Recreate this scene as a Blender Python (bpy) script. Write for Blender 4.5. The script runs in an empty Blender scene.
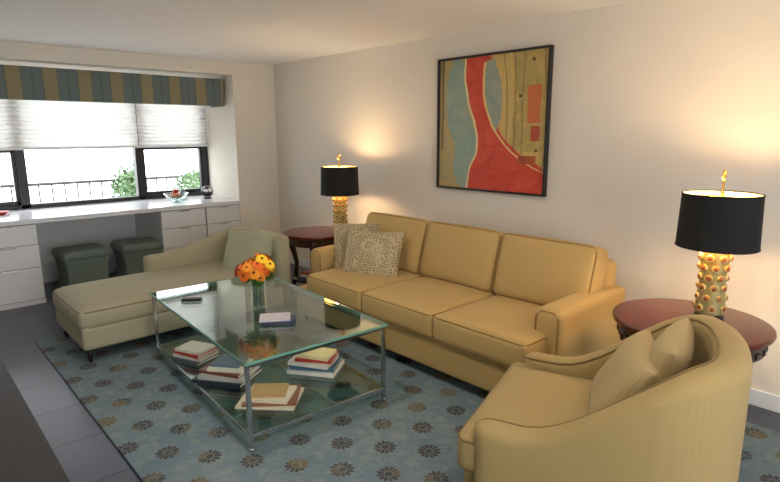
import bpy, bmesh, math, random
from mathutils import Vector, Matrix, Euler
random.seed(7)
S=bpy.context.scene
COL=S.collection
W=3.645; Y0=6.025; H=2.42; YW=6.86
# ------------------------------------------------------------------ materials
def lin(c):
    o=[]
    for v in c:
        v/=255.0
        o.append(v/12.92 if v<=.04045 else ((v+.055)/1.055)**2.4)
    return tuple(o)+(1.0,)
class NT:
    def __init__(s,m):
        m.use_nodes=True; s.t=m.node_tree; s.n=s.t.nodes; s.n.clear(); s.l=s.t.links
        s.out=s.n.new("ShaderNodeOutputMaterial")
    def new(s,k,**kw):
        x=s.n.new(k)
        for a,b in kw.items(): setattr(x,a,b)
        return x
    def set(s,sock,v):
        if isinstance(v,bpy.types.NodeSocket): s.l.new(v,sock)
        else: sock.default_value=v
    def m(s,op,a,b=0.0,c=0.0,clamp=False):
        x=s.new("ShaderNodeMath",operation=op,use_clamp=clamp)
        s.set(x.inputs[0],a); s.set(x.inputs[1],b); s.set(x.inputs[2],c)
        return x.outputs[0]
    def mix(s,f,a,b):
        x=s.new("ShaderNodeMix",data_type='RGBA')
        s.set(x.inputs[0],f); s.set(x.inputs[6],a); s.set(x.inputs[7],b)
        return x.outputs[2]
    def noise(s,scale,detail=3,rough=.5,vec=None,dist=0):
        x=s.new("ShaderNodeTexNoise"); x.inputs["Scale"].default_value=scale; x.inputs["Detail"].default_value=detail
        x.inputs["Roughness"].default_value=rough; x.inputs["Distortion"].default_value=dist
        if vec is not None: s.l.new(vec,x.inputs["Vector"])
        return x.outputs["Fac"]
    def coord(s): return s.new("ShaderNodeTexCoord").outputs["Object"]
    def mapping(s,vec,scale=(1,1,1),rot=(0,0,0)):
        x=s.new("ShaderNodeMapping"); s.l.new(vec,x.inputs[0]); x.inputs["Scale"].default_value=scale; x.inputs["Rotation"].default_value=rot
        return x.outputs[0]
    def ramp(s,f,lo,hi):
        x=s.new("ShaderNodeMapRange"); s.set(x.inputs[0],f); x.inputs[1].default_value=lo; x.inputs[2].default_value=hi
        return x.outputs[0]
    def curve(s,f,pts):
        x=s.new("ShaderNodeFloatCurve"); c=x.mapping.curves[0]
        while len(c.points)>2: c.points.remove(c.points[-1])
        c.points[0].location=pts[0]; c.points[1].location=pts[-1]
        for p in pts[1:-1]: c.points.new(*p)
        x.mapping.update(); s.set(x.inputs["Value"],f); return x.outputs[0]
    def bsdf(s,color,rough=.5,metal=0,bump=None,bs=.2,bd=.002,**kw):
        p=s.new("ShaderNodeBsdfPrincipled")
        s.set(p.inputs["Base Color"],color); s.set(p.inputs["Roughness"],rough); p.inputs["Metallic"].default_value=metal
        for a,b in kw.items(): s.set(p.inputs[a.replace("_"," ")],b)
        if bump is not None:
            b=s.new("ShaderNodeBump"); b.inputs["Strength"].default_value=bs; b.inputs["Distance"].default_value=bd
            s.l.new(bump,b.inputs["Height"]); s.l.new(b.outputs[0],p.inputs["Normal"])
        s.l.new(p.outputs[0],s.out.inputs[0]); return p
def M(name): return bpy.data.materials.new(name)
def plain(name,c,rough=.5,metal=0,var=.06,scale=8,bump=0,bscale=200,**kw):
    m=M(name); t=NT(m); c=lin(c); v=t.coord()
    a=tuple(x*(1-var) for x in c[:3])+(1,); b=tuple(min(1,x*(1+var)) for x in c[:3])+(1,)
    col=t.mix(t.noise(scale,3,vec=v),a,b)
    t.bsdf(col,rough,metal,bump=t.noise(bscale,2,vec=v) if bump else None,bs=bump,**kw); return m
def fabric(name,c,c2=None,stripe=0,axis=0,rough=.9,var=.08,samt=.10):
    m=M(name); t=NT(m); c=lin(c); c2=lin(c2) if c2 else tuple(x*.8 for x in c[:3])+(1,)
    v=t.coord(); n=t.noise(3.0,4,vec=v); w=t.noise(420,2,vec=v)
    a=tuple(x*(1-var) for x in c[:3])+(1,)
    col=t.mix(n,a,c)
    col=t.mix(t.m('MULTIPLY',t.ramp(w,.4,.7),.35),col,c2)
    if stripe:
        sx=t.new("ShaderNodeSeparateXYZ"); t.l.new(v,sx.inputs[0])
        s=t.m('SINE',t.m('MULTIPLY',sx.outputs[axis],2*math.pi/stripe))
        s=t.ramp(s,-.2,.9)
        col=t.mix(t.m('MULTIPLY',s,samt),col,c2)
    t.bsdf(col,rough,bump=w,bs=.25,bd=.001,Sheen_Weight=.05)
    return m
def wood(name,c1,c2,rough=.3,scale=(2,30,30),coat=0):
    m=M(name); t=NT(m); v=t.mapping(t.coord(),scale)
    n=t.noise(1.5,5,.6,vec=v,dist=.6)
    t.bsdf(t.mix(t.ramp(n,.3,.7),lin(c1),lin(c2)),rough,bump=n,bs=.08,Coat_Weight=coat,Coat_Roughness=.12); return m
def glass(name,tint=(235,245,240),refl=1.0,rough=0.0):
    m=M(name); t=NT(m)
    tr=t.new("ShaderNodeBsdfTransparent"); tr.inputs[0].default_value=lin(tint)
    gl=t.new("ShaderNodeBsdfGlossy"); gl.inputs["Roughness"].default_value=rough; gl.inputs[0].default_value=(1,1,1,1)
    lw=t.new("ShaderNodeLayerWeight"); lw.inputs[0].default_value=.5
    f5=t.m('POWER',lw.outputs["Facing"],5.0); fr=t.m('MULTIPLY',t.m('ADD',t.m('MULTIPLY',f5,.93),.05),refl,clamp=True)
    mx=t.new("ShaderNodeMixShader"); t.l.new(fr,mx.inputs[0])
    t.l.new(tr.outputs[0],mx.inputs[1]); t.l.new(gl.outputs[0],mx.inputs[2]); t.l.new(mx.outputs[0],t.out.inputs[0]); return m

m_wall=plain("wall_paint",(227,219,206),.75,var=.015,scale=2,bump=.05,bscale=300)
m_ceil=plain("ceiling_paint",(250,247,243),.85,var=.008,scale=2)
m_white=plain("white_lacquer",(226,227,229),.35,var=.01,scale=3)
m_counter=plain("counter_white",(230,231,236),.2,var=.01,scale=3)
m_dark=plain("dark_metal",(28,28,32),.4,var=.05)
m_rail=plain("painted_rail_grey",(60,62,66),.5,var=.05)
m_gap=plain("shadow_gap",(110,108,106),.8)
m_sofa=fabric("sofa_fabric",(194,162,102),(158,128,74))
m_sofa_pipe=fabric("sofa_piping",(156,122,68))
m_chair=fabric("armchair_fabric",(170,146,96),(126,106,62),stripe=.012,axis=0,samt=.10)
m_chair_pl=fabric("armchair_pillow_fabric",(178,156,110),(138,118,76),stripe=.012,axis=0,samt=.3)
m_chair_pipe=fabric("armchair_piping",(134,112,68))
m_chaise=fabric("chaise_fabric",(168,160,134),(140,134,108))
m_chaise_pipe=fabric("chaise_piping",(126,120,96))
m_sage=fabric("sage_fabric",(162,162,136),(138,140,114))
m_stool=fabric("stool_fabric",(116,130,122),(94,108,102))
m_mahog=wood("mahogany",(28,10,7),(54,19,12),.3,(3,3,20),coat=.15)
m_mahog_top=wood("mahogany_top",(60,17,8),(92,32,16),.24,(2,22,8),coat=.05)
m_ebony=wood("ebony_wood",(30,20,18),(48,34,30),.35,(20,2,20))
m_console=wood("console_wood",(15,12,13),(36,30,31),.6,(70,1.2,20))
m_chrome=plain("brushed_steel",(205,205,208),.18,1.0,var=.03)
m_gold=plain("lamp_gold",(146,136,86),.4,.2,var=.2,scale=25,bump=.2,bscale=60)
m_boss=plain("lamp_boss",(140,80,46),.3,.1,var=.25,scale=30)
m_ring=plain("lamp_rosette_ring",(188,170,110),.35,.3,var=.15,scale=30)
m_brass=plain("brass",(216,178,96),.25,.9)
m_shade=plain("shade_black",(12,11,11),.85,bump=.1,bscale=400)
m_shade_in=plain("shade_gold_lining",(228,190,120),.5,.2)
m_glass=glass("table_glass",(230,243,239),1.6,.01)
m_glass_edge=plain("glass_edge_green",(110,160,142),.15,var=.1)
m_vglass=glass("vase_glass",(228,238,235),2.0)
m_wglass=glass("window_glass",(252,253,253),.6)
m_leaf=plain("leaf_green",(60,105,40),.5,var=.4,scale=12)
m_leaf_out=plain("shrub_overexposed_green",(110,142,100),.6,var=.3,scale=12)  # pale tone paints overexposed daylight into the foliage colour
m_stem=plain("stem_green",(70,110,50),.5)
m_pages=plain("book_pages",(226,220,204),.8,var=.05,scale=60)
m_concrete=plain("balcony_concrete",(225,225,222),.8)

# ------------------------------------------------------------------ mesh helpers
def group(name,loc=(0,0,0),rz=0):
    e=bpy.data.objects.new(name,None); COL.objects.link(e); e.location=loc; e.rotation_euler=(0,0,rz); e.empty_display_size=.1; return e
def mk(name,bm,mat,parent=None,smooth=True,loc=(0,0,0),rot=(0,0,0)):
    me=bpy.data.meshes.new(name); bmesh.ops.recalc_face_normals(bm,faces=bm.faces); bm.to_mesh(me); bm.free()
    for mm in (mat if isinstance(mat,(list,tuple)) else [mat]): me.materials.append(mm)
    if smooth:
        for p in me.polygons: p.use_smooth=True
    o=bpy.data.objects.new(name,me); COL.objects.link(o); o.location=loc; o.rotation_euler=rot
    if parent: o.parent=parent
    return o
def box(name,c,d,mat,parent=None,bev=0,rot=(0,0,0),seg=2):
    bm=bmesh.new(); bmesh.ops.create_cube(bm,size=1)
    for v in bm.verts: v.co=Vector((v.co.x*d[0],v.co.y*d[1],v.co.z*d[2]))
    if bev: bmesh.ops.bevel(bm,geom=bm.edges[:],offset=bev,segments=seg,profile=.5,affect='EDGES')
    return mk(name,bm,mat,parent,False,c,rot)
def box2(name,a,b,mat,parent=None,bev=0):
    return box(name,[(a[i]+b[i])/2 for i in range(3)],[abs(b[i]-a[i]) for i in range(3)],mat,parent,bev)
def soft(name,c,d,mat,parent=None,r=.04,crown=0,bulge=0,rot=(0,0,0),cuts=13,fn=None):
    bm=bmesh.new(); bmesh.ops.create_cube(bm,size=2); bmesh.ops.subdivide_edges(bm,edges=bm.edges[:],cuts=cuts,use_grid_fill=True)
    h=Vector(d)/2
    for v in bm.verts:
        q=Vector([math.sin(x*math.pi/2) for x in v.co])
        p=Vector((q.x*h.x,q.y*h.y,q.z*h.z))
        inn=Vector([max(-(h[i]-r),min(h[i]-r,p[i])) for i in range(3)])
        dd=p-inn
        if dd.length>1e-9: p=inn+dd.normalized()*r
        f=(1-q.x**2)*(1-q.y**2)
        p.z+=crown*math.sqrt(max(f,0))*(q.z if q.z>0 else q.z*.3)
        if bulge: p.x+=bulge*q.x*(1-q.y**2)*(1-q.z**2); p.y+=bulge*q.y*(1-q.x**2)*(1-q.z**2)
        if fn: p=fn(p,q)
        v.co=p
    return mk(name,bm,mat,parent,True,c,rot)
def tube(name,pts,r,mat,parent=None,closed=False,loc=(0,0,0),rot=(0,0,0),seg=8):
    pts=[Vector(p) for p in pts]; n=len(pts); bm=bmesh.new(); rings=[]
    for i,p in enumerate(pts):
        if closed: t=pts[(i+1)%n]-pts[i-1]
        else: t=pts[min(i+1,n-1)]-pts[max(i-1,0)]
        t.normalize(); ref=Vector((0,0,1)) if abs(t.z)<.95 else Vector((1,0,0))
        a=t.cross(ref).normalized(); b=t.cross(a).normalized()
        rr=r[i] if isinstance(r,(list,tuple)) else r
        rings.append([bm.verts.new(p+a*math.cos(k*2*math.pi/seg)*rr+b*math.sin(k*2*math.pi/seg)*rr) for k in range(seg)])
    for i in range(n if closed else n-1):
        A=rings[i];B=rings[(i+1)%n]
        for k in range(seg): bm.faces.new((A[k],A[(k+1)%seg],B[(k+1)%seg],B[k]))
    if not closed: bm.faces.new(rings[0]); bm.faces.new(rings[-1])
    return mk(name,bm,mat,parent,True,loc,rot)
def rrect(w,d,r,z=0,n=5):
    P=[]
    for cx,cy,a0 in ((w/2-r,d/2-r,0),(-w/2+r,d/2-r,90),(-w/2+r,-d/2+r,180),(w/2-r,-d/2+r,270)):
        for k in range(n+1):
            a=math.radians(a0+90*k/n); P.append((cx+r*math.cos(a),cy+r*math.sin(a),z))
    return P
def lathe(name,prof,mat,parent=None,loc=(0,0,0),seg=40,smooth=True,capb=True,capt=True,rot=(0,0,0)):
    bm=bmesh.new(); R=[]
    for r,z in prof: R.append([bm.verts.new((r*math.cos(2*math.pi*k/seg),r*math.sin(2*math.pi*k/seg),z)) for k in range(seg)])
    for i in range(len(R)-1):
        for k in range(seg): bm.faces.new((R[i][k],R[i][(k+1)%seg],R[i+1][(k+1)%seg],R[i+1][k]))
    if capb: bm.faces.new(R[0][::-1])
    if capt: bm.faces.new(R[-1])
    o=mk(name,bm,mat,parent,smooth,loc,rot)
    if smooth:
        try: o.data.set_sharp_from_angle(angle=math.radians(40))
        except Exception: pass
    return o
def sweep_wall(name,path,t,zb,ztop,mat,parent,flare=0,pipe=None):
    P=[Vector((p[0],p[1],0)) for p in path]; n=len(P)
    L=[0]
    for i in range(1,n): L.append(L[-1]+(P[i]-P[i-1]).length)
    tan=[(P[min(i+1,n-1)]-P[max(i-1,0)]).normalized() for i in range(n)]
    secs=[]; K=4
    for k in range(K,0,-1):
        a=k/K*math.pi/2*.92; secs.append((P[0]-tan[0]*t/2*math.sin(a),tan[0],0,math.cos(a)))
    for i in range(n): secs.append((P[i],tan[i],L[i]/L[-1],1))
    for k in range(1,K+1):
        a=k/K*math.pi/2*.92; secs.append((P[-1]+tan[-1]*t/2*math.sin(a),tan[-1],1,math.cos(a)))
    bm=bmesh.new(); R=[]; tops=[]
    for p,tg,s,w in secs:
        nr=Vector((tg.y,-tg.x,0)); zt=ztop(s)-(1-w)*t*.35; hw=t/2*w
        prof=[(-hw,zb)]+[(-hw,zb+(zt-hw-zb)*j/4) for j in (1,2,3)]
        for j in range(9):
            a=math.pi-math.pi*j/8; prof.append((hw*math.cos(a),zt-hw+hw*.8*math.sin(a)))
        prof+=[(hw,zb+(zt-hw-zb)*j/4) for j in (3,2,1)]+[(hw,zb)]
        ring=[]
        for o,z in prof:
            f=max(0,(z-zb)/(zt-zb)); ring.append(bm.verts.new(p+nr*(o+flare*f*f)+Vector((0,0,z))))
        R.append(ring); tops.append((p+nr*(flare+hw*.8),zt-hw*.45))
    for i in range(len(R)-1):
        for k in range(len(R[0])-1): bm.faces.new((R[i][k],R[i][k+1],R[i+1][k+1],R[i+1][k]))
        bm.faces.new((R[i][-1],R[i][0],R[i+1][0],R[i+1][-1]))
    bm.faces.new(R[0]); bm.faces.new(R[-1])
    o=mk(name,bm,mat,parent,True)
    if pipe: tube(name+"_piping",[(a.x,a.y,z) for a,z in tops],.005,pipe,parent)
    return o
def pillow(name,w,h,T,mat,parent=None,loc=(0,0,0),rot=(0,0,0),n=18,pinch=.05):
    bm=bmesh.new(); G={}
    for sgn in (1,-1):
        for i in range(n+1):
            for j in range(n+1):
                x=math.sin((i/n*2-1)*math.pi/2); y=math.sin((j/n*2-1)*math.pi/2)
                edge=(i in(0,n) or j in(0,n))
                if edge and sgn==-1: G[(sgn,i,j)]=G[(1,i,j)]; continue
                px=x*w/2*(1-pinch*(1-y*y)) ; py=y*h/2*(1-pinch*(1-x*x))
                z=sgn*T/2*((1-x**4)*(1-y**4))**.5*(1+.05*math.sin(5*x+3*y))
                G[(sgn,i,j)]=bm.verts.new((px,py,z))
    for sgn in (1,-1):
        for i in range(n):
            for j in range(n):
                q=[G[(sgn,i,j)],G[(sgn,i+1,j)],G[(sgn,i+1,j+1)],G[(sgn,i,j+1)]]
                if sgn<0:q=q[::-1]
                bm.faces.new(q)
    return mk(name,bm,mat,parent,True,loc,rot)

# ------------------------------------------------------------------ room shell
m_floor=M("slate_tile"); t=NT(m_floor)
v=t.coord(); br=t.new("ShaderNodeTexBrick"); br.offset=0; br.squash=1
mp=t.new("ShaderNodeMapping"); t.l.new(v,mp.inputs[0]); mp.inputs["Location"].default_value=(.03,.17,0); t.l.new(mp.outputs[0],br.inputs[0])
br.inputs["Scale"].default_value=1; br.inputs["Brick Width"].default_value=.45; br.inputs["Row Height"].default_value=.45; br.inputs["Mortar Size"].default_value=.006; br.inputs["Mortar Smooth"].default_value=.1
br.inputs["Color1"].default_value=lin((66,71,86)); br.inputs["Color2"].default_value=lin((78,83,98)); br.inputs["Mortar"].default_value=lin((26,27,32))
col=t.mix(t.m('MULTIPLY',t.noise(3,4,vec=v),.3),br.outputs[0],lin((54,58,72)))
t.bsdf(col,t.m('ADD',t.m('MULTIPLY',t.noise(2,2,vec=v),.06),.27),bump=br.outputs["Fac"],bs=-.3,bd=.003)
box2("floor",(-2,-3.2,-.1),(W+.15,YW+.15,0),m_floor)
box2("ceiling",(-2,-3.2,H),(W+.15,YW+.15,H+.12),m_ceil)
box2("wall_right",(W,-3.2,0),(W+.15,YW+.15,H),m_wall)
box2("wall_left",(-2.15,-3.2,0),(-2,YW+.15,H),m_wall)
box2("back_fill_opening_a",(-2,-3.35,0),(-1.2,-3.2,H),m_wall); box2("back_fill_opening_b",(2.2,-3.35,0),(W+.15,-3.2,H),m_wall); box2("back_fill_opening_top",(-1.2,-3.35,2.2),(2.2,-3.2,H),m_wall)  # unseen back wall, added with an opening sized for daylight fill
XR=3.10; XL=-.35
box2("wall_far_column",(XR,Y0,0),(W,YW+.15,H),m_wall)
box2("wall_far_left",(-2,Y0,0),(XL,YW+.15,H),m_wall)
box2("wall_far_header",(XL,Y0,2.27),(XR,YW+.15,H),m_wall)
box2("wall_far_sill",(XL,YW,0),(XR,YW+.15,.84),m_white)
box2("baseboard_right",(W-.014,-3.2,0),(W,Y0,.1),m_white,bev=.003)
box2("baseboard_far",(XR+.002,Y0-.014,0),(W-.014,Y0,.1),m_white,bev=.003)

win=group("window_1",(0,YW,0))
def wb(n,x0,x1,z0,z1,y0=-.05,y1=.05,mat=m_dark): return box2(n,(x0,y0,z0),(x1,y1,z1),mat,win,bev=.004)
wb("frame_bottom",XL,XR,.84,.88); wb("frame_top",XL,XR,2.23,2.27)
for i,(a,b) in enumerate(((XL,XL+.05),(1.02,1.11),(2.21,2.29),(XR-.07,XR))): wb(f"mullion_{i}",a,b,.84,2.27)
for i,(a,b) in enumerate(((XL+.05,1.02),(2.29,XR-.07))):
    wb(f"sash_rail_bottom_{i}",a,b,.88,.92,-.03,.03); wb(f"sash_rail_mid_{i}",a,b,1.42,1.47,-.03,.03)
    wb(f"sash_stile_{i}",b-.03,b,.88,2.23,-.03,.03); wb(f"sash_stile_b{i}",a,a+.03,.88,2.23,-.03,.03)
box2("pane",(XL,-.003,.86),(XR,.003,2.25),m_wglass,win)
m_blind=M("cellular_shade"); t=NT(m_blind)
d=t.new("ShaderNodeBsdfDiffuse"); d.inputs[0].default_value=lin((236,234,230)); tl=t.new("ShaderNodeBsdfTranslucent"); tl.inputs[0].default_value=lin((240,238,236))
mx=t.new("ShaderNodeMixShader"); mx.inputs[0].default_value=.22; t.l.new(d.outputs[0],mx.inputs[1]); t.l.new(tl.outputs[0],mx.inputs[2]); t.l.new(mx.outputs[0],t.out.inputs[0])
for x0,x1 in ((XL+.01,2.243),(2.25,XR-.02)):
    g=group("pleated_window_blind",((x0+x1)/2,YW-.09,0)); w=(x1-x0)/2
    bm=bmesh.new(); prev=None; n=36
    for i in range(n+1):
        z=1.47+(2.255-1.47)*i/n; y=.013*(1 if i%2 else -1)
        a=bm.verts.new((-w,y,z)); b=bm.verts.new((w,y,z))
        if prev: bm.faces.new((prev[0],prev[1],b,a))
        prev=(a,b)
    mk("pleats",bm,m_blind,g,False)
    box("bottom_rail",(0,0,1.46),(2*w,.03,.022),m_white,g,.004)
m_val=M("valance_stripe"); t=NT(m_val); v=t.coord(); sx=t.new("ShaderNodeSeparateXYZ"); t.l.new(v,sx.inputs[0])
fr=t.m('FRACT',t.m('DIVIDE',sx.outputs[0],.30))
g1=t.m('GREATER_THAN',fr,.56); thin=t.m('COMPARE',fr,.28,.03)
n=t.noise(150,2,vec=v); n2=t.noise(4,3,vec=v)
col=t.mix(g1,lin((108,122,120)),lin((156,142,106))); col=t.mix(t.m('MULTIPLY',thin,.5),col,lin((78,94,98)))
edge=t.m('ADD',t.m('COMPARE',fr,.56,.02),t.m('COMPARE',fr,.985,.02)); col=t.mix(t.m('MULTIPLY',edge,.6),col,lin((80,94,92)))
col=t.mix(t.m('MULTIPLY',n2,.3),col,lin((90,96,92)))
t.bsdf(col,.8,bump=n,bs=.2)
val=group("window_valance",(0,6.25,0))
box2("valance_face",(XL+.01,-.03,1.925),(XR-.02,.0,2.235),m_val,val,.012)
box2("valance_return",(XR-.04,0,1.925),(XR-.02,.3,2.235),m_val,val,.006)

# ------------------------------------------------------------------ exterior balcony
rl=group("balcony_railing",(0,8.2,0))
box2("balcony_slab",(-3,YW+.16,-.12),(7,8.8,0.0),m_concrete)
tube("top_rail",[(-2.9,0,.98),(6,0,.98)],.02,m_rail,rl); tube("bottom_rail",[(-2.9,0,.1),(6,0,.1)],.014,m_rail,rl)
for i in range(60):
    x=-2.85+i*.148; tube(f"bar_{i}",[(x,0,.0),(x,0,.98)],.010,m_rail,rl,seg=6)
def bush(c,R,n,mat):
    g=group("potted_shrub",(c[0],c[1],0))
    bm=bmesh.new()
    for i in range(n):
        d=Vector((random.gauss(0,1),random.gauss(0,1),random.gauss(0,1))).normalized()
        p=Vector((d.x*R[0],d.y*R[1],d.z*R[2]))*random.uniform(.55,1)
        a=Vector((random.uniform(-1,1),random.uniform(-1,1),random.uniform(-1,1))).normalized()*.04; b=d.cross(a).normalized()*.02
        bm.faces.new([bm.verts.new(p-a),bm.verts.new(p+b),bm.verts.new(p+a),bm.verts.new(p-b)])
    mk("foliage",bm,mat,g,False,(0,0,c[2])); lathe("pot",[(.15,0),(.2,.36),(.22,.38),(.2,.38)],m_concrete,g)
bush((2.44,7.85,.84),(.24,.2,.38),900,m_leaf_out); bush((3.35,7.85,.78),(.32,.22,.36),900,m_leaf_out)

# ------------------------------------------------------------------ built-in desk
desk=group("built_in_desk",(0,0,0)); YF=6.0
box2("counter_top",(XL+.002,YF-.03,.785),(XR-.004,YW-.005,.83),m_counter,desk,.004)
def cab(x0,x1,n,tag):
    box2(f"carcass_{tag}",(x0,YF+.02,.0),(x1,YW-.02,.785),m_white,desk)
    for k,(a,b) in enumerate([(.055,.36),(.366,.58),(.586,.775)]):
        box2(f"drawer_{tag}_{k}",(x0+.006,YF,a),(x1-.006,YF+.02,b),m_white,desk,.003)
        xm=(x0+x1)/2
        box2(f"pull_{tag}_{k}",(xm-.06,YF-.010,b-.012),(xm+.06,YF,b-.006),m_chrome,desk,.001)
    box2(f"gap_{tag}",(x0+.002,YF+.012,.05),(x1-.002,YF+.022,.78),m_gap,desk)
cab(.50,1.0,3,"a"); cab(0.0,.49,3,"d"); cab(2.15,2.66,3,"b"); cab(2.665,XR-.01,3,"c")
b=group("glass_fruit_bowl",(2.46,6.32,.83))
lathe("bowl",[(.05,0),(.055,.008),(.02,.02),(.1,.05),(.135,.1),(.13,.1),(.095,.055),(.01,.025)],m_vglass,b)
m_red=plain("fruit_red",(190,40,35),.3); m_or=plain("fruit_orange",(220,120,50),.4)
for i,(x,y,z) in enumerate(((-.04,0,.075),(.045,.02,.075),(.0,-.045,.08),(.01,.03,.12))):
    lathe(f"fruit_{i}",[(.002,-.033),(.02,-.027),(.034,0),(.022,.026),(.002,.03)],m_red if i%2 else m_or,b,(x,y,z),16)
b=group("glass_decanter",(2.60,6.48,.83))
lathe("body",[(.05,0),(.055,.01),(.05,.08),(.018,.12),(.016,.17),(.022,.18)],m_vglass,b)
b=group("decorative_globe",(2.88,6.42,.83))
m_globe=M("globe_panels"); t=NT(m_globe); ck=t.new("ShaderNodeTexVoronoi"); ck.inputs["Scale"].default_value=14; t.l.new(t.coord(),ck.inputs[0])
t.bsdf(t.mix(t.m('GREATER_THAN',ck.outputs["Distance"],.42),lin((225,225,225)),lin((25,25,30))),.3)
lathe("globe_stand",[(.045,0),(.045,.012),(.03,.02)],m_dark,b)
lathe("globe_body",[(.002,-.07)]+[(.07*math.cos(a*math.pi/16),.07*math.sin(a*math.pi/16)) for a in range(-7,8)]+[(.002,.07)],m_globe,b,(0,0,.085),24)
b=group("red_bowl",(.80,6.50,.83)); lathe("bowl",[(.03,0),(.035,.005),(.07,.035),(.065,.035),(.02,.01)],m_red,b)

# ------------------------------------------------------------------ stools
def stool(x,y,rz):
    g=group("upholstered_stool",(x,y,0),rz)
    def f(p,q):
        s=1-.14*(1-q.z*q.z)+.03*max(0,-q.z); return Vector((p.x*s,p.y*s,p.z))
    soft("waisted_body",(0,0,.19),(.43,.43,.37),m_stool,g,.03,fn=f)
    soft("seat_cushion",(0,0,.405),(.45,.45,.09),m_stool,g,.04,crown=.015)
    tube("seat_piping",rrect(.445,.445,.05,.40),.007,m_stool,g,closed=True)
    tube("base_piping",rrect(.44,.44,.04,.018),.008,m_stool,g,closed=True)
stool(1.40,6.24,.05); stool(1.95,6.22,-.03)

# ------------------------------------------------------------------ rug
m_rug=M("rosette_rug"); t=NT(m_rug); v=t.coord(); sx=t.new("ShaderNodeSeparateXYZ"); t.l.new(v,sx.inputs[0])
def lattice(px,py,ox,oy,R):
    u=t.m('MULTIPLY',t.m('SUBTRACT',t.m('FRACT',t.m('ADD',t.m('DIVIDE',sx.outputs[0],px),ox)),.5),px)
    w=t.m('MULTIPLY',t.m('SUBTRACT',t.m('FRACT',t.m('ADD',t.m('DIVIDE',sx.outputs[1],py),oy)),.5),py)
    r=t.m('SQRT',t.m('ADD',t.m('MULTIPLY',u,u),t.m('MULTIPLY',w,w))); th=t.m('ARCTAN2',w,u)
    pet=t.m('COSINE',t.m('MULTIPLY',th,12)); outer=t.m('MULTIPLY',t.m('ADD',.9,t.m('MULTIPLY',pet,.10)),R)
    body=t.m('LESS_THAN',r,outer)
    slit=t.m('MULTIPLY',t.m('MULTIPLY',t.m('LESS_THAN',pet,-.72),t.m('GREATER_THAN',r,R*.42)),.7)
    ring=t.m('MULTIPLY',t.m('COMPARE',r,R*.36,R*.05),.8)
    cut=t.m('MAXIMUM',slit,ring)
    return t.m('MULTIPLY',body,t.m('SUBTRACT',1.0,cut))
A=lattice(.28,.36,.13,.05,.060); B=lattice(.28,.36,.63,.55,.060)
ros=t.m('MAXIMUM',A,B)
C=lattice(.28,.36,.63,.05,.03); D=lattice(.28,.36,.13,.55,.03); small=t.m('MAXIMUM',C,D)
n1=t.noise(2.2,5,.65,vec=v); n2=t.noise(30,4,.7,vec=v); n3=t.noise(3.3,2,vec=v); n4=t.noise(9,5,.7,vec=v,dist=1.5)
base=t.mix(t.ramp(n1,.3,.7),lin((96,116,128)),lin((116,132,138)))
base=t.mix(t.m('MULTIPLY',t.ramp(n4,.5,.62),.4),base,lin((140,147,142)))
base=t.mix(t.m('MULTIPLY',small,.35),base,lin((148,152,136)))
rc=t.mix(t.ramp(n3,.5,.58),lin((62,52,44)),lin((112,94,54)))
col=t.mix(t.m('MULTIPLY',ros,t.m('ADD',.3,t.m('MULTIPLY',t.ramp(n2,.25,.5),.65))),base,rc)
col=t.mix(t.m('MULTIPLY',t.ramp(n2,.45,.75),.25),col,lin((72,88,98)))
t.bsdf(col,.95,bump=t.noise(300,2,vec=v),bs=.4,bd=.002)
rug=box2("area_rug",(.70,-.3,0.0),(3.36,4.86,.014),m_rug,bev=.005)

# ------------------------------------------------------------------ sofa
sf=group("three_seat_sofa",(3.0,2.65,0))
def SP(x,y,z): return (x-3.0,y-2.65,z)
ya,yb=1.46,3.88
box2("base_frame",SP(2.47,ya+.04,.10),SP(3.46,yb-.04,.33),m_sofa,sf,.02)
soft("front_rail",SP(2.485,(ya+yb)/2,.215),(.07,yb-ya-.06,.24),m_sofa,sf,.025)
edges=[1.54,2.235,2.935,3.635]
bb=[1.53,2.25,2.97,3.72]
for i in range(3):
    y0,y1=edges[i],edges[i+1]; yc=(y0+y1)/2; w=y1-y0-.004
    soft(f"seat_cushion_{i}",SP(2.76,yc,.40),(.70,w,.16),m_sofa,sf,.03,crown=.03,bulge=.006)
    P=rrect(.70-.012,w-.012,.04)
    tube(f"seat_piping_{i}",[SP(2.76+p[0],yc+p[1],.470) for p in P],.005,m_sofa_pipe,sf,closed=True)
    tube(f"seat_piping_low_{i}",[SP(2.76+p[0],yc+p[1],.330) for p in P],.005,m_sofa_pipe,sf,closed=True)
    y0,y1=bb[i],bb[i+1]; yc=(y0+y1)/2; w=y1-y0-.006
    soft(f"back_cushion_{i}",SP(3.18,yc,.68),(.45,w,.19),m_sofa,sf,.045,crown=.04,bulge=.008,rot=(0,math.radians(-75),0))
    P=rrect(.45-.02,w-.02,.05)
    tube(f"back_piping_{i}",[(p[0],p[1],.082) for p in P],.005,m_sofa_pipe,sf,closed=True,loc=SP(3.18,yc,.68),rot=(0,math.radians(-75),0))
soft("back_frame",SP(3.37,(ya+yb)/2+.02,.45),(.17,yb-ya-.10,.70),m_sofa,sf,.06)
for tag,y0,y1 in (("near",ya,ya+.18),("far",yb-.18,yb)):
    yc=(y0+y1)/2
    soft(f"arm_{tag}",SP(3.03,yc,.36),(.82,y1-y0,.53),m_sofa,sf,.04,crown=.012)
    zz=[SP(2.624,y0+.02,.14),SP(2.624,y0+.02,.585),SP(2.632,y0+.05,.616),SP(2.632,y1-.05,.616),SP(2.624,y1-.02,.585),SP(2.624,y1-.02,.45)]
    tube(f"arm_piping_{tag}",zz,.005,m_sofa_pipe,sf)
for i,(x,y) in enumerate(((2.52,1.55),(2.52,3.8),(3.4,1.55),(3.4,3.8),(2.52,2.65))):
    tube(f"leg_{i}",[SP(x,y,.014),SP(x,y,.11)],[.018,.028],m_ebony,sf)

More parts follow.
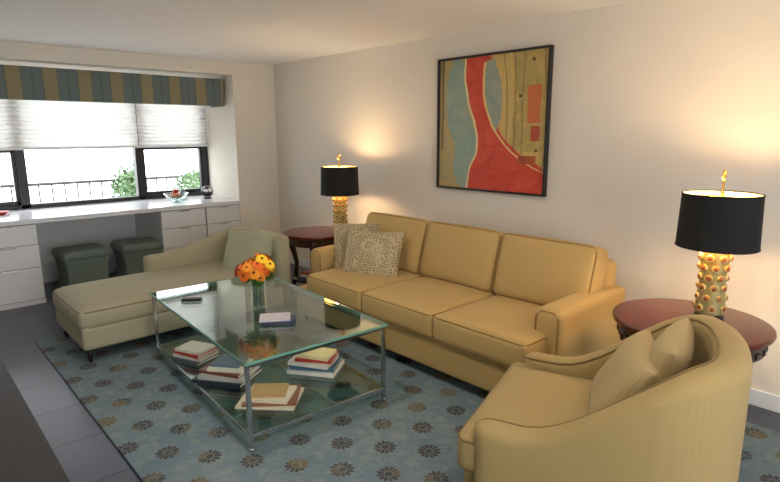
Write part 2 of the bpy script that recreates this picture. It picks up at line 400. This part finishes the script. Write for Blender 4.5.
m_pat=M("ikat_pillow"); t=NT(m_pat); v=t.coord(); vo=t.new("ShaderNodeTexVoronoi"); vo.feature='DISTANCE_TO_EDGE'; vo.inputs["Scale"].default_value=50; vo.inputs["Randomness"].default_value=.7; t.l.new(v,vo.inputs[0])
col=t.mix(t.ramp(vo.outputs["Distance"],.06,.22),lin((192,176,140)),lin((134,116,84)))
t.bsdf(col,.9,bump=t.noise(300,2,vec=v),bs=.2)
g=group("patterned_throw_pillow",(2.82,3.27,.635)); pillow("cushion_cover",.50,.42,.15,m_pat,g,rot=Euler((math.radians(66),0,math.radians(-66))))
g=group("patterned_throw_pillow",(2.92,3.58,.645)); pillow("cushion_cover",.42,.42,.14,m_pat,g,rot=Euler((math.radians(74),0,math.radians(-40))))

# ------------------------------------------------------------------ chaise longue
ch=group("chaise_longue",(1.62,4.46,0)); 
def CP(x,y,z): return (x-1.62,y-4.46,z)
x0,x1,y0,y1=.86,2.54,4.07,4.88
soft("base_rail",CP((x0+x1)/2,(y0+y1)/2,.20),(x1-x0,y1-y0,.17),m_chaise,ch,.025)
soft("seat_cushion",CP((x0+x1-.16)/2,(y0+y1)/2-.0,.335),(x1-x0-.14,y1-y0+.0,.15),m_chaise,ch,.05,crown=.04,bulge=.008)
P=rrect(x1-x0-.16,y1-y0-.02,.06)
for nm,z in (("seat_piping",.39),("seat_piping_low",.275)):
    tube(nm,[CP((x0+x1-.16)/2+p[0],(y0+y1)/2+p[1],z) for p in P],.0055,m_chaise_pipe,ch,closed=True)
cx,cy,R=2.32,4.66,.18
path=[(1.62+i*.08,cy+R) for i in range(9) if 1.62+i*.08<cx-.02]+[(cx+R*math.sin(a*math.pi/12),cy+R*math.cos(a*math.pi/12)) for a in range(0,7)]+[(cx+R,cy-.09*i) for i in range(1,7)]
path=[(p[0]-1.62,p[1]-4.46) for p in path]
def zc(s):
    k=min(1,max(0,(s-.08)/.5)); k=k*k*(3-2*k); return .585+.16*k
sweep_wall("arm_and_back",path[::-1],.13,.15,lambda s:zc(1-s),m_chaise,ch)
for i,(x,y) in enumerate(((.91,4.13),(.91,4.82),(2.46,4.12),(2.46,4.82))):
    tube(f"leg_{i}",[CP(x,y,.014),CP(x,y,.13)],[.014,.026],m_ebony,ch)
g=group("sage_throw_pillow",(2.28,4.32,.565)); pillow("cushion_cover",.46,.42,.16,m_sage,g,rot=Euler((math.radians(62),0,math.radians(-56))))

# ------------------------------------------------------------------ armchair (local: faces +y)
ac=group("barrel_armchair",(2.045,.95,0),math.radians(19))
hw=.375; yb_=-.12
front=[(-hw,.34-i*.06) for i in range(8) if .34-i*.06>yb_+.02]
path=list(front)
for a in range(0,25):
    an=math.pi+a*math.pi/24
    path.append((hw*abs(math.cos(an))**.75*(1 if math.cos(an)>0 else -1), yb_+.32*(-abs(math.sin(an))**.75)))
path+= [(-p[0],p[1]) for p in front][::-1]
def za(s):
    d=1-abs(s-.5)*2; k=min(1,max(0,(d-.10)/.62)); k=k*k*(3-2*k); return .53+.335*k
sweep_wall("shell",path[::-1],.12,.12,za,m_chair,ac,pipe=m_chair_pipe)
soft("seat_cushion",(0,.08,.37),(.66,.78,.17),m_chair,ac,.05,crown=.035)
soft("seat_front_t",(0,.40,.37),(.82,.15,.17),m_chair,ac,.05)
for nm,z in (("seat_piping",.428),("seat_piping_low",.312)):
    tube(nm,[(x,y,z) for x,y in ((-.37,.33),(-.405,.35),(-.405,.44),(-.375,.468),(.375,.468),(.405,.44),(.405,.35),(.37,.33))],.0055,m_chair_pipe,ac)
soft("base",(0,.10,.21),(.76,.70,.18),m_chair,ac,.03)
for i,(x,y) in enumerate(((-.33,.36),(.33,.36),(-.25,-.3),(.25,-.3))):
    tube(f"leg_{i}",[(x,y,.014),(x,y,.14)],[.014,.026],m_ebony,ac)
pillow("back_pillow",.48,.38,.17,m_chair_pl,ac,(.0,-.09,.60),Euler((math.radians(118),0,math.radians(6))),pinch=.03)
pillow("lumbar_pillow",.46,.38,.15,m_chair_pl,ac,(.07,-.22,.65),Euler((math.radians(106),0,math.radians(-6))),pinch=.03)

# ------------------------------------------------------------------ coffee table
ct=group("glass_coffee_table",(1.674,3.087,0),-.065); tw,tl,th=.896,1.58,.496
box("glass_top",(0,0,th-.006),(tw,tl,.012),m_glass,ct)
for tag,c,d in (("w",(-tw/2,0,th-.006),(.004,tl,.013)),("e",(tw/2,0,th-.006),(.004,tl,.013)),("s",(0,-tl/2,th-.006),(tw,.004,.013)),("n",(0,tl/2,th-.006),(tw,.004,.013))):
    box("glass_rim_"+tag,c,d,m_glass_edge,ct)
ZG=.105
box("glass_shelf",(0,0,ZG),(tw-.03,tl-.03,.01),m_glass,ct)
lx,ly=tw/2-.018,tl/2-.018
for sx_ in(-1,1):
    for sy_ in(-1,1):
        box(f"leg_{sx_}_{sy_}",(sx_*lx,sy_*ly,.254),(.022,.022,.464),m_chrome,ct,.003)
        lathe(f"foot_{sx_}_{sy_}",[(.012,.014),(.016,.018),(.016,.024),(.01,.03)],m_chrome,ct,(sx_*lx,sy_*ly,0),16)
for z in (th-.024,ZG-.015):
    for s_ in(-1,1):
        box(f"rail_long_{s_}_{z:.2f}",(s_*lx,0,z),(.016,2*ly,.02),m_chrome,ct,.002)
        box(f"rail_short_{s_}_{z:.2f}",(0,s_*ly,z),(2*lx,.016,.02),m_chrome,ct,.002)
def books(x,y,z,rz,spec,name="book_stack"):
    g=group(name,(x,y,z),rz); h=0
    for i,(w,d,t_,c,dr) in enumerate(spec):
        m=plain(f"cover_{name}_{len(bpy.data.materials)}",c,.35,var=.08,scale=15)
        ox,oy=random.uniform(-.012,.012),random.uniform(-.012,.012)
        e=(0,0,dr)
        box(f"book_{i}_pages",(ox,oy,h+t_/2),(w-.008,d-.008,t_-.004),m_pages,g,0,e)
        box(f"book_{i}_cover_bottom",(ox,oy,h+.002),(w,d,.003),m,g,0,e)
        box(f"book_{i}_cover_top",(ox,oy,h+t_-.0015),(w,d,.003),m,g,0,e)
        sp=Vector((-w/2+.001,0,0)); sp.rotate(Euler(e))
        box(f"book_{i}_spine",(ox+sp.x,oy+sp.y,h+t_/2),(.003,d,t_),m,g,0,e)
        h+=t_+.0005
    return g,h
ZS=ZG+.0055
books(1.39,3.47,ZS,.35,[(.19,.25,.022,(90,96,100),.0),(.18,.24,.02,(225,222,214),.05),(.17,.23,.02,(190,70,60),-.04),(.16,.21,.018,(222,214,196),.08)])
books(1.43,3.03,ZS,.55,[(.27,.33,.025,(40,50,62),.0),(.24,.30,.022,(190,188,180),.07),(.21,.28,.02,(120,64,58),-.05),(.18,.23,.02,(232,226,205),.12),(.14,.19,.012,(96,110,130),.1)])
books(1.46,2.60,ZS,.75,[(.26,.33,.012,(215,205,180),.0),(.24,.30,.012,(140,90,70),.12),(.20,.26,.015,(226,214,190),-.06),(.16,.2,.012,(196,160,110),.1)])
books(1.90,2.77,ZS,.6,[(.24,.31,.025,(236,232,224),.0),(.22,.29,.022,(70,104,130),.05),(.20,.27,.025,(230,226,216),-.07),(.18,.24,.02,(180,60,54),.05),(.16,.21,.02,(240,226,170),-.08)])
books(1.62,2.76,th+.001,.9,[(.12,.20,.018,(58,66,96),.0),(.12,.18,.014,(190,184,190),.1)],"paperback_book")
g=group("television_remote",(1.42,3.52,th+.001),.9); box("remote_body",(0,0,.009),(.05,.13,.016),m_dark,g,.004); box("remote_buttons",(0,0,.018),(.03,.09,.003),m_gap,g,.001)
vs=group("flower_vase",(1.68,3.08,th+.001))
lathe("vase_glass",[(.045,0),(.048,.004),(.044,.05),(.042,.15),(.05,.2),(.047,.2),(.039,.15),(.041,.05),(.04,.012),(.002,.012)],m_vglass,vs,capt=False)
m_water=glass("water",(215,228,215),.8); lathe("water",[(.002,.013),(.038,.014),(.038,.09),(.002,.091)],m_water,vs)
fc=[plain("petal_orange",(236,110,20),.6),plain("petal_yellow",(248,200,30),.6),plain("petal_red",(200,36,24),.6),plain("petal_amber",(240,146,24),.6)]
m_cen=plain("flower_centre",(90,50,20),.8)
def flower(k,p,nrm,r,mat):
    bm=bmesh.new()
    for layer,(rr,zz,npet) in enumerate(((r,.0,16),(r*.75,.006,13),(r*.5,.011,9))):
        for i in range(npet):
            a=2*math.pi*(i+layer*.5)/npet; ca,sa=math.cos(a),math.sin(a); w=rr*.2
            pt=lambda d,s,z:(ca*d-sa*s,sa*d+ca*s,z)
            bm.faces.new([bm.verts.new(pt(*q)) for q in ((rr*.1,-w*.4,zz),(rr*.65,-w,zz+rr*.16),(rr,0,zz+rr*.05),(rr*.65,w,zz+rr*.16),(rr*.1,w*.4,zz))])
    q=Vector((0,0,1)).rotation_difference(nrm)
    mk(f"flower_{k}",bm,mat,vs,False,p,q.to_euler())
    lathe(f"flower_centre_{k}",[(.002,.0),(r*.25,.004),(r*.22,.014),(.002,.018)],m_cen,vs,p,10,rot=q.to_euler())
C0=Vector((0,0,.245)); k=0
for i in range(30):
    ph=math.acos(1-1.3*(i+.5)/30); an=i*2.39996
    d=Vector((math.sin(ph)*math.cos(an),math.sin(ph)*math.sin(an),math.cos(ph)))
    p=C0+Vector((d.x*.115,d.y*.115,d.z*.085))*random.uniform(.62,1.25)
    dn=(d+Vector((random.uniform(-.3,.3),random.uniform(-.3,.3),random.uniform(-.1,.3)))).normalized()
    flower(k,p,dn,random.uniform(.028,.05),fc[[0,1,2,0,3,0,1,0][(i*3)%8]])
    if i%3==0: tube(f"stem_{k}",[(random.uniform(-.02,.02),random.uniform(-.02,.02),.015),(d.x*.02,d.y*.02,.15),p*.95],.0025,m_stem,vs,seg=5)
    k+=1
bm=bmesh.new()
for i in range(120):
    d=Vector((random.gauss(0,1),random.gauss(0,1),random.uniform(-.8,.5))).normalized(); p=C0+Vector((d.x*.09,d.y*.09,d.z*.06-.02))
    a=d*.035; b=d.cross(Vector((0,0,1))).normalized()*.012
    bm.faces.new([bm.verts.new(p-a),bm.verts.new(p+b),bm.verts.new(p+a),bm.verts.new(p-b)])
mk("foliage",bm,m_leaf,vs,False)

# ------------------------------------------------------------------ side tables and lamps
def side_table(x,y,R,zt,fl,rz=0):
    g=group("round_side_table",(x,y,0),rz)
    lathe("table_top",[(R-.03,zt-.03),(R-.004,zt-.028),(R,zt-.015),(R-.004,zt-.003),(R-.02,zt)],m_mahog_top,g,seg=64)
    lathe("apron",[(R-.05,zt-.115),(R-.035,zt-.11),(R-.035,zt-.03)],m_mahog,g,seg=64)
    for i in range(28):
        a=2*math.pi*i/28; box(f"apron_block_{i}",((R-.034)*math.cos(a),(R-.034)*math.sin(a),zt-.085),(.012,.03,.03),m_ebony,g,.003,(0,0,a))
    lathe("lower_shelf",[(R*.70,.17),(R*.74,.175),(R*.74,.19),(R*.70,.197)],m_mahog,g,seg=48)
    for i in range(4):
        a=math.pi/4+i*math.pi/2; pts=[];rs=[]
        for z,rr,w in ((fl,R*.86,.018),(.08,R*.80,.02),(.19,R*.70,.024),(.33,R*.66,.022),(.45,R*.74,.027),(zt-.10,R*.84,.036),(zt-.04,R*.84,.036)):
            pts.append((rr*math.cos(a),rr*math.sin(a),z)); rs.append(w)
        tube(f"leg_{i}",pts,rs,m_mahog,g,seg=10)
    return g
side_table(3.10,4.42,.335,.65,.0)
side_table(2.95,.925,.37,.66,.014)
books(3.06,4.36,.198,.4,[(.26,.32,.02,(80,90,120),0),(.24,.3,.02,(200,200,195),.1),(.22,.28,.02,(150,70,60),-.1)],"magazine_stack")
m_bulb=M("bulb_glow"); t=NT(m_bulb); e=t.new("ShaderNodeEmission"); e.inputs[0].default_value=(1,.8,.5,1); e.inputs[1].default_value=12; t.l.new(e.outputs[0],t.out.inputs[0])
def lamp(x,y,z,pu,pd):
    g=group("table_lamp",(x,y,z))
    lathe("lamp_foot",[(.068,0.001),(.07,.012),(.06,.022)],m_ebony,g)
    lathe("lamp_body",[(.05,.022),(.066,.03),(.068,.10),(.058,.2),(.064,.29),(.068,.33),(.060,.36),(.02,.37),(.012,.375)],m_gold,g)
    n=0
    for row in range(6):
        zz=.06+row*.052; rr=.066-.008*math.sin(math.pi*min(1,max(0,(zz-.08)/.22)))
        for i in range(7):
            a=2*math.pi*(i+.5*(row%2))/7
            q=Vector((0,0,1)).rotation_difference(Vector((math.cos(a),math.sin(a),0)))
            L_=(rr*math.cos(a)*.97,rr*math.sin(a)*.97,zz)
            lathe(f"rosette_{n}",[(.020,0),(.020,.005),(.016,.010),(.012,.008)],m_ring,g,L_,14,rot=q.to_euler())
            lathe(f"rosette_eye_{n}",[(.012,.004),(.011,.013),(.004,.017)],m_boss,g,L_,12,rot=q.to_euler()); n+=1
    tube("lamp_stem",[(0,0,.36),(0,0,.73)],.006,m_brass,g)
    zb,zt,R=.375,.640,.184
    lathe("shade_outer",[(R+.002,zb),(R-.006,zt)],m_shade,g,seg=64,capb=False,capt=False)
    lathe("shade_lining",[(R-.001,zb),(R-.009,zt)],m_shade_in,g,seg=64,capb=False,capt=False)
    for zz,rr in ((zb,R+.001),(zt,R-.007)):
        tube(f"shade_ring_{zz}",[(rr*math.cos(a*math.pi/32),rr*math.sin(a*math.pi/32),zz) for a in range(64)],.004,m_shade,g,closed=True,seg=6)
    for a in (0,2.094,4.189): tube(f"spider_{a:.0f}",[(0,0,zt-.01),((R-.01)*math.cos(a),(R-.01)*math.sin(a),zt-.01)],.003,m_brass,g,seg=6)
    lathe("finial",[(.008,.635),(.012,.645),(.005,.66),(.004,.70),(.009,.715)],m_brass,g,seg=20)
    tube("finial_loop",[(.018*math.cos(a*math.pi/8),0,.735+.022*math.sin(a*math.pi/8)) for a in range(16)],.006,m_brass,g,closed=True)
    lathe("bulb",[(.012,.45),(.014,.47),(.028,.505),(.026,.53),(.002,.545)],m_bulb,g,seg=20)
    for zz,pw in ((.43,pd),(.57,pu)):
        L=bpy.data.lights.new("lamp_bulb_light",'POINT'); L.energy=pw; L.color=(1,.81,.52); L.shadow_soft_size=.035
        o=bpy.data.objects.new("lamp_bulb_light",L); COL.objects.link(o); o.parent=g; o.location=(.0,.045,zz)
lamp(3.24,4.23,.65,8,5); lamp(3.05,.87,.66,14,6.5)

# ------------------------------------------------------------------ painting
pt=group("framed_abstract_painting",(W,2.755,1.6735)); PW,PH=1.07,1.07
for tag,c,d in (("top",(-.022,0,PH/2),(.044,PW+.016,.016)),("bottom",(-.022,0,-PH/2),(.044,PW+.016,.016)),("l",(-.022,PW/2,0),(.044,.016,PH)),("r",(-.022,-PW/2,0),(.044,.016,PH))):
    box("frame_"+tag,c,d,m_dark,pt,.002)
m=M("abstract_painting"); t=NT(m); v=t.coord(); sx=t.new("ShaderNodeSeparateXYZ"); t.l.new(v,sx.inputs[0])
wob=t.m('MULTIPLY',t.m('SUBTRACT',t.noise(4,4,.6,vec=v),.5),.05)
U=t.m('ADD',t.m('SUBTRACT',.5,t.m('DIVIDE',sx.outputs[1],PW)),wob); V=t.m('SUBTRACT',.5,t.m('DIVIDE',sx.outputs[2],PH)); 
V=t.m('ADD',V,t.m('MULTIPLY',wob,.6))
streak=t.noise(5,5,.7,vec=t.mapping(v,(1,12,1.2))); blot=t.noise(7,6,.75,vec=v,dist=1); st=t.ramp(streak,.3,.7); bl=t.ramp(blot,.35,.65)
def two(f,a,b): return t.mix(f,lin(a),lin(b))
def band(l,r,v0=None,v1=None):
    L_=t.curve(V,l) if isinstance(l,list) else l; R_=t.curve(V,r) if isinstance(r,list) else r
    k=t.m('MULTIPLY',t.m('GREATER_THAN',U,L_),t.m('LESS_THAN',U,R_))
    if v0 is not None: k=t.m('MULTIPLY',k,t.m('GREATER_THAN',V,v0))
    if v1 is not None: k=t.m('MULTIPLY',k,t.m('LESS_THAN',V,v1))
    return k
def cline(pts,w,v0=None,v1=None):
    C_=t.curve(V,pts); k=t.m('COMPARE',U,C_,w)
    if v0 is not None: k=t.m('MULTIPLY',k,t.m('GREATER_THAN',V,v0))
    if v1 is not None: k=t.m('MULTIPLY',k,t.m('LESS_THAN',V,v1))
    return k
col=two(st,(186,156,98),(166,154,108))
col=t.mix(band(-.1,[(0,.11),(.4,.07),(1,.12)]),col,two(bl,(150,150,112),(192,156,90)))
col=t.mix(band(.035,.05,None,.7),col,lin((94,82,56)))
col=t.mix(band([(0,.44),(.4,.5),(.7,.62),(1,.8)],1.2),col,two(st,(216,184,110),(184,154,88)))
col=t.mix(band([(0,.70),(.3,.73),(.7,.70),(1,.8)],[(0,.96),(.4,.98),(1,.95)],None,.70),col,two(bl,(160,146,84),(202,168,98)))
col=t.mix(band([(0,.16),(.12,.10),(.3,.08),(.5,.10),(.68,.17),(.82,.15),(.95,.2),(1,.3)],[(0,.21),(.12,.28),(.3,.28),(.5,.345),(.68,.40),(.82,.39),(.93,.34),(1,.3)]),col,two(bl,(124,150,138),(156,168,148)))
col=t.mix(band([(0,.28),(.12,.27),(.3,.30),(.5,.37),(.7,.40),(.86,.33),(1,.30)],[(0,.50),(.15,.55),(.35,.54),(.55,.60),(.7,.76),(.8,.95),(.85,1.0),(1,1.0)]),col,two(bl,(190,50,36),(214,82,54)))
col=t.mix(band([(0,.54),(.06,.46),(.25,.45),(.45,.50),(.58,.57),(1,.57)],[(0,.54),(.06,.55),(.25,.60),(.45,.61),(.58,.57),(1,.57)],.04,.58),col,two(bl,(132,148,136),(166,168,144)))
col=t.mix(cline([(0,.275),(.12,.26),(.3,.295),(.5,.365),(.7,.395),(.86,.325),(1,.30)],.010),col,lin((222,204,150)))
col=t.mix(cline([(0,.46),(.2,.44),(.4,.48),(.6,.60),(.75,.78),(.85,1)],.010,.05,.85),col,lin((226,196,120)))
col=t.mix(band([(0,.84),(.3,.83),(1,.86)],[(0,.95),(.4,.94),(1,.96)],.24,.5),col,two(st,(208,96,52),(186,118,68)))
col=t.mix(band([(0,.85),(1,.87)],[(0,.95),(1,.93)],.52,.62),col,two(bl,(180,56,38),(160,88,50)))
col=t.mix(band([(0,.76),(1,.78)],[(0,.9),(1,.93)],.73,.79),col,two(bl,(190,90,44),(150,70,40)))
for c0,v1 in (([(0,.62),(.4,.66),(1,.64)],.66),([(0,.71),(.4,.73),(1,.70)],.70),([(0,.96),(.5,.985),(1,.95)],.85),([(0,.81),(.5,.79),(1,.83)],.72)): col=t.mix(t.m('MULTIPLY',cline(c0,.006,None,v1),.5),col,lin((104,72,40)))
for u0,v0 in ((.86,.06),(.76,.3),(.9,.68)): col=t.mix(band(u0,u0+.025,v0,v0+.02),col,lin((90,62,40)))
col=t.mix(t.m('MULTIPLY',t.ramp(streak,.55,.8),.3),col,lin((140,108,66)))
t.bsdf(col,.5,bump=blot,bs=.15)
box("canvas",(-.012,0,0),(.02,PW,PH),m,pt)

# ------------------------------------------------------------------ foreground console
cs=group("dark_wood_console",(-.10,1.9,0))
box2("console_top",(-.40,-1.6,.56),(.385,1.02,.60),m_console,cs,.004)
box2("console_body",(-.38,-1.58,.06),(.36,1.0,.56),m_console,cs,.004)
box2("console_plinth",(-.34,-1.5,0),(.32,.96,.06),m_dark,cs)
for i in range(3): box2(f"console_door_{i}",(.36,-1.55+i*.85,.10),(.372,-.73+i*.85,.54),m_console,cs,.003)

# ------------------------------------------------------------------ lights
w=bpy.data.worlds.new("World"); S.world=w; w.use_nodes=True
bg=w.node_tree.nodes["Background"]; bg.inputs[0].default_value=(.94,.97,1,1); bg.inputs[1].default_value=5.0
for i,(x,y) in enumerate(((1.2,.3),(1.2,2.6))):  # out-of-view ceiling disks added to fill the room with light
    g=group("added_ceiling_fill",(x,y,H-.001))
    lathe("fill_disk_ring",[(.05,-.006),(.07,-.004),(.07,0)],m_white,g,capb=False,capt=False)
    L=bpy.data.lights.new("ceiling_fill_disk",'AREA'); L.shape='DISK'; L.size=.10; L.energy=13; L.color=(1,.9,.78); L.spread=math.radians(170)
    o=bpy.data.objects.new("ceiling_fill_disk",L); COL.objects.link(o); o.parent=g; o.location=(0,0,-.008)

# ------------------------------------------------------------------ camera
f,pitch,roll,yaw=546.23,.194,-.004,.745
fw=Vector((math.sin(yaw)*math.cos(pitch),math.cos(yaw)*math.cos(pitch),-math.sin(pitch))); rt=Vector((math.cos(yaw),-math.sin(yaw),0)); up=rt.cross(fw)
r2=rt*math.cos(roll)+up*math.sin(roll); u2=-rt*math.sin(roll)+up*math.cos(roll)
mt=Matrix((r2,u2,-fw)).transposed().to_4x4(); mt.translation=(0,0,1.6)
cd=bpy.data.cameras.new("camera"); co=bpy.data.objects.new("camera",cd); COL.objects.link(co); co.matrix_world=mt
cd.sensor_width=36; cd.lens=f/780*36; cd.clip_start=.02; S.camera=co
S.view_settings.view_transform='Standard'
S.view_settings.exposure=.28
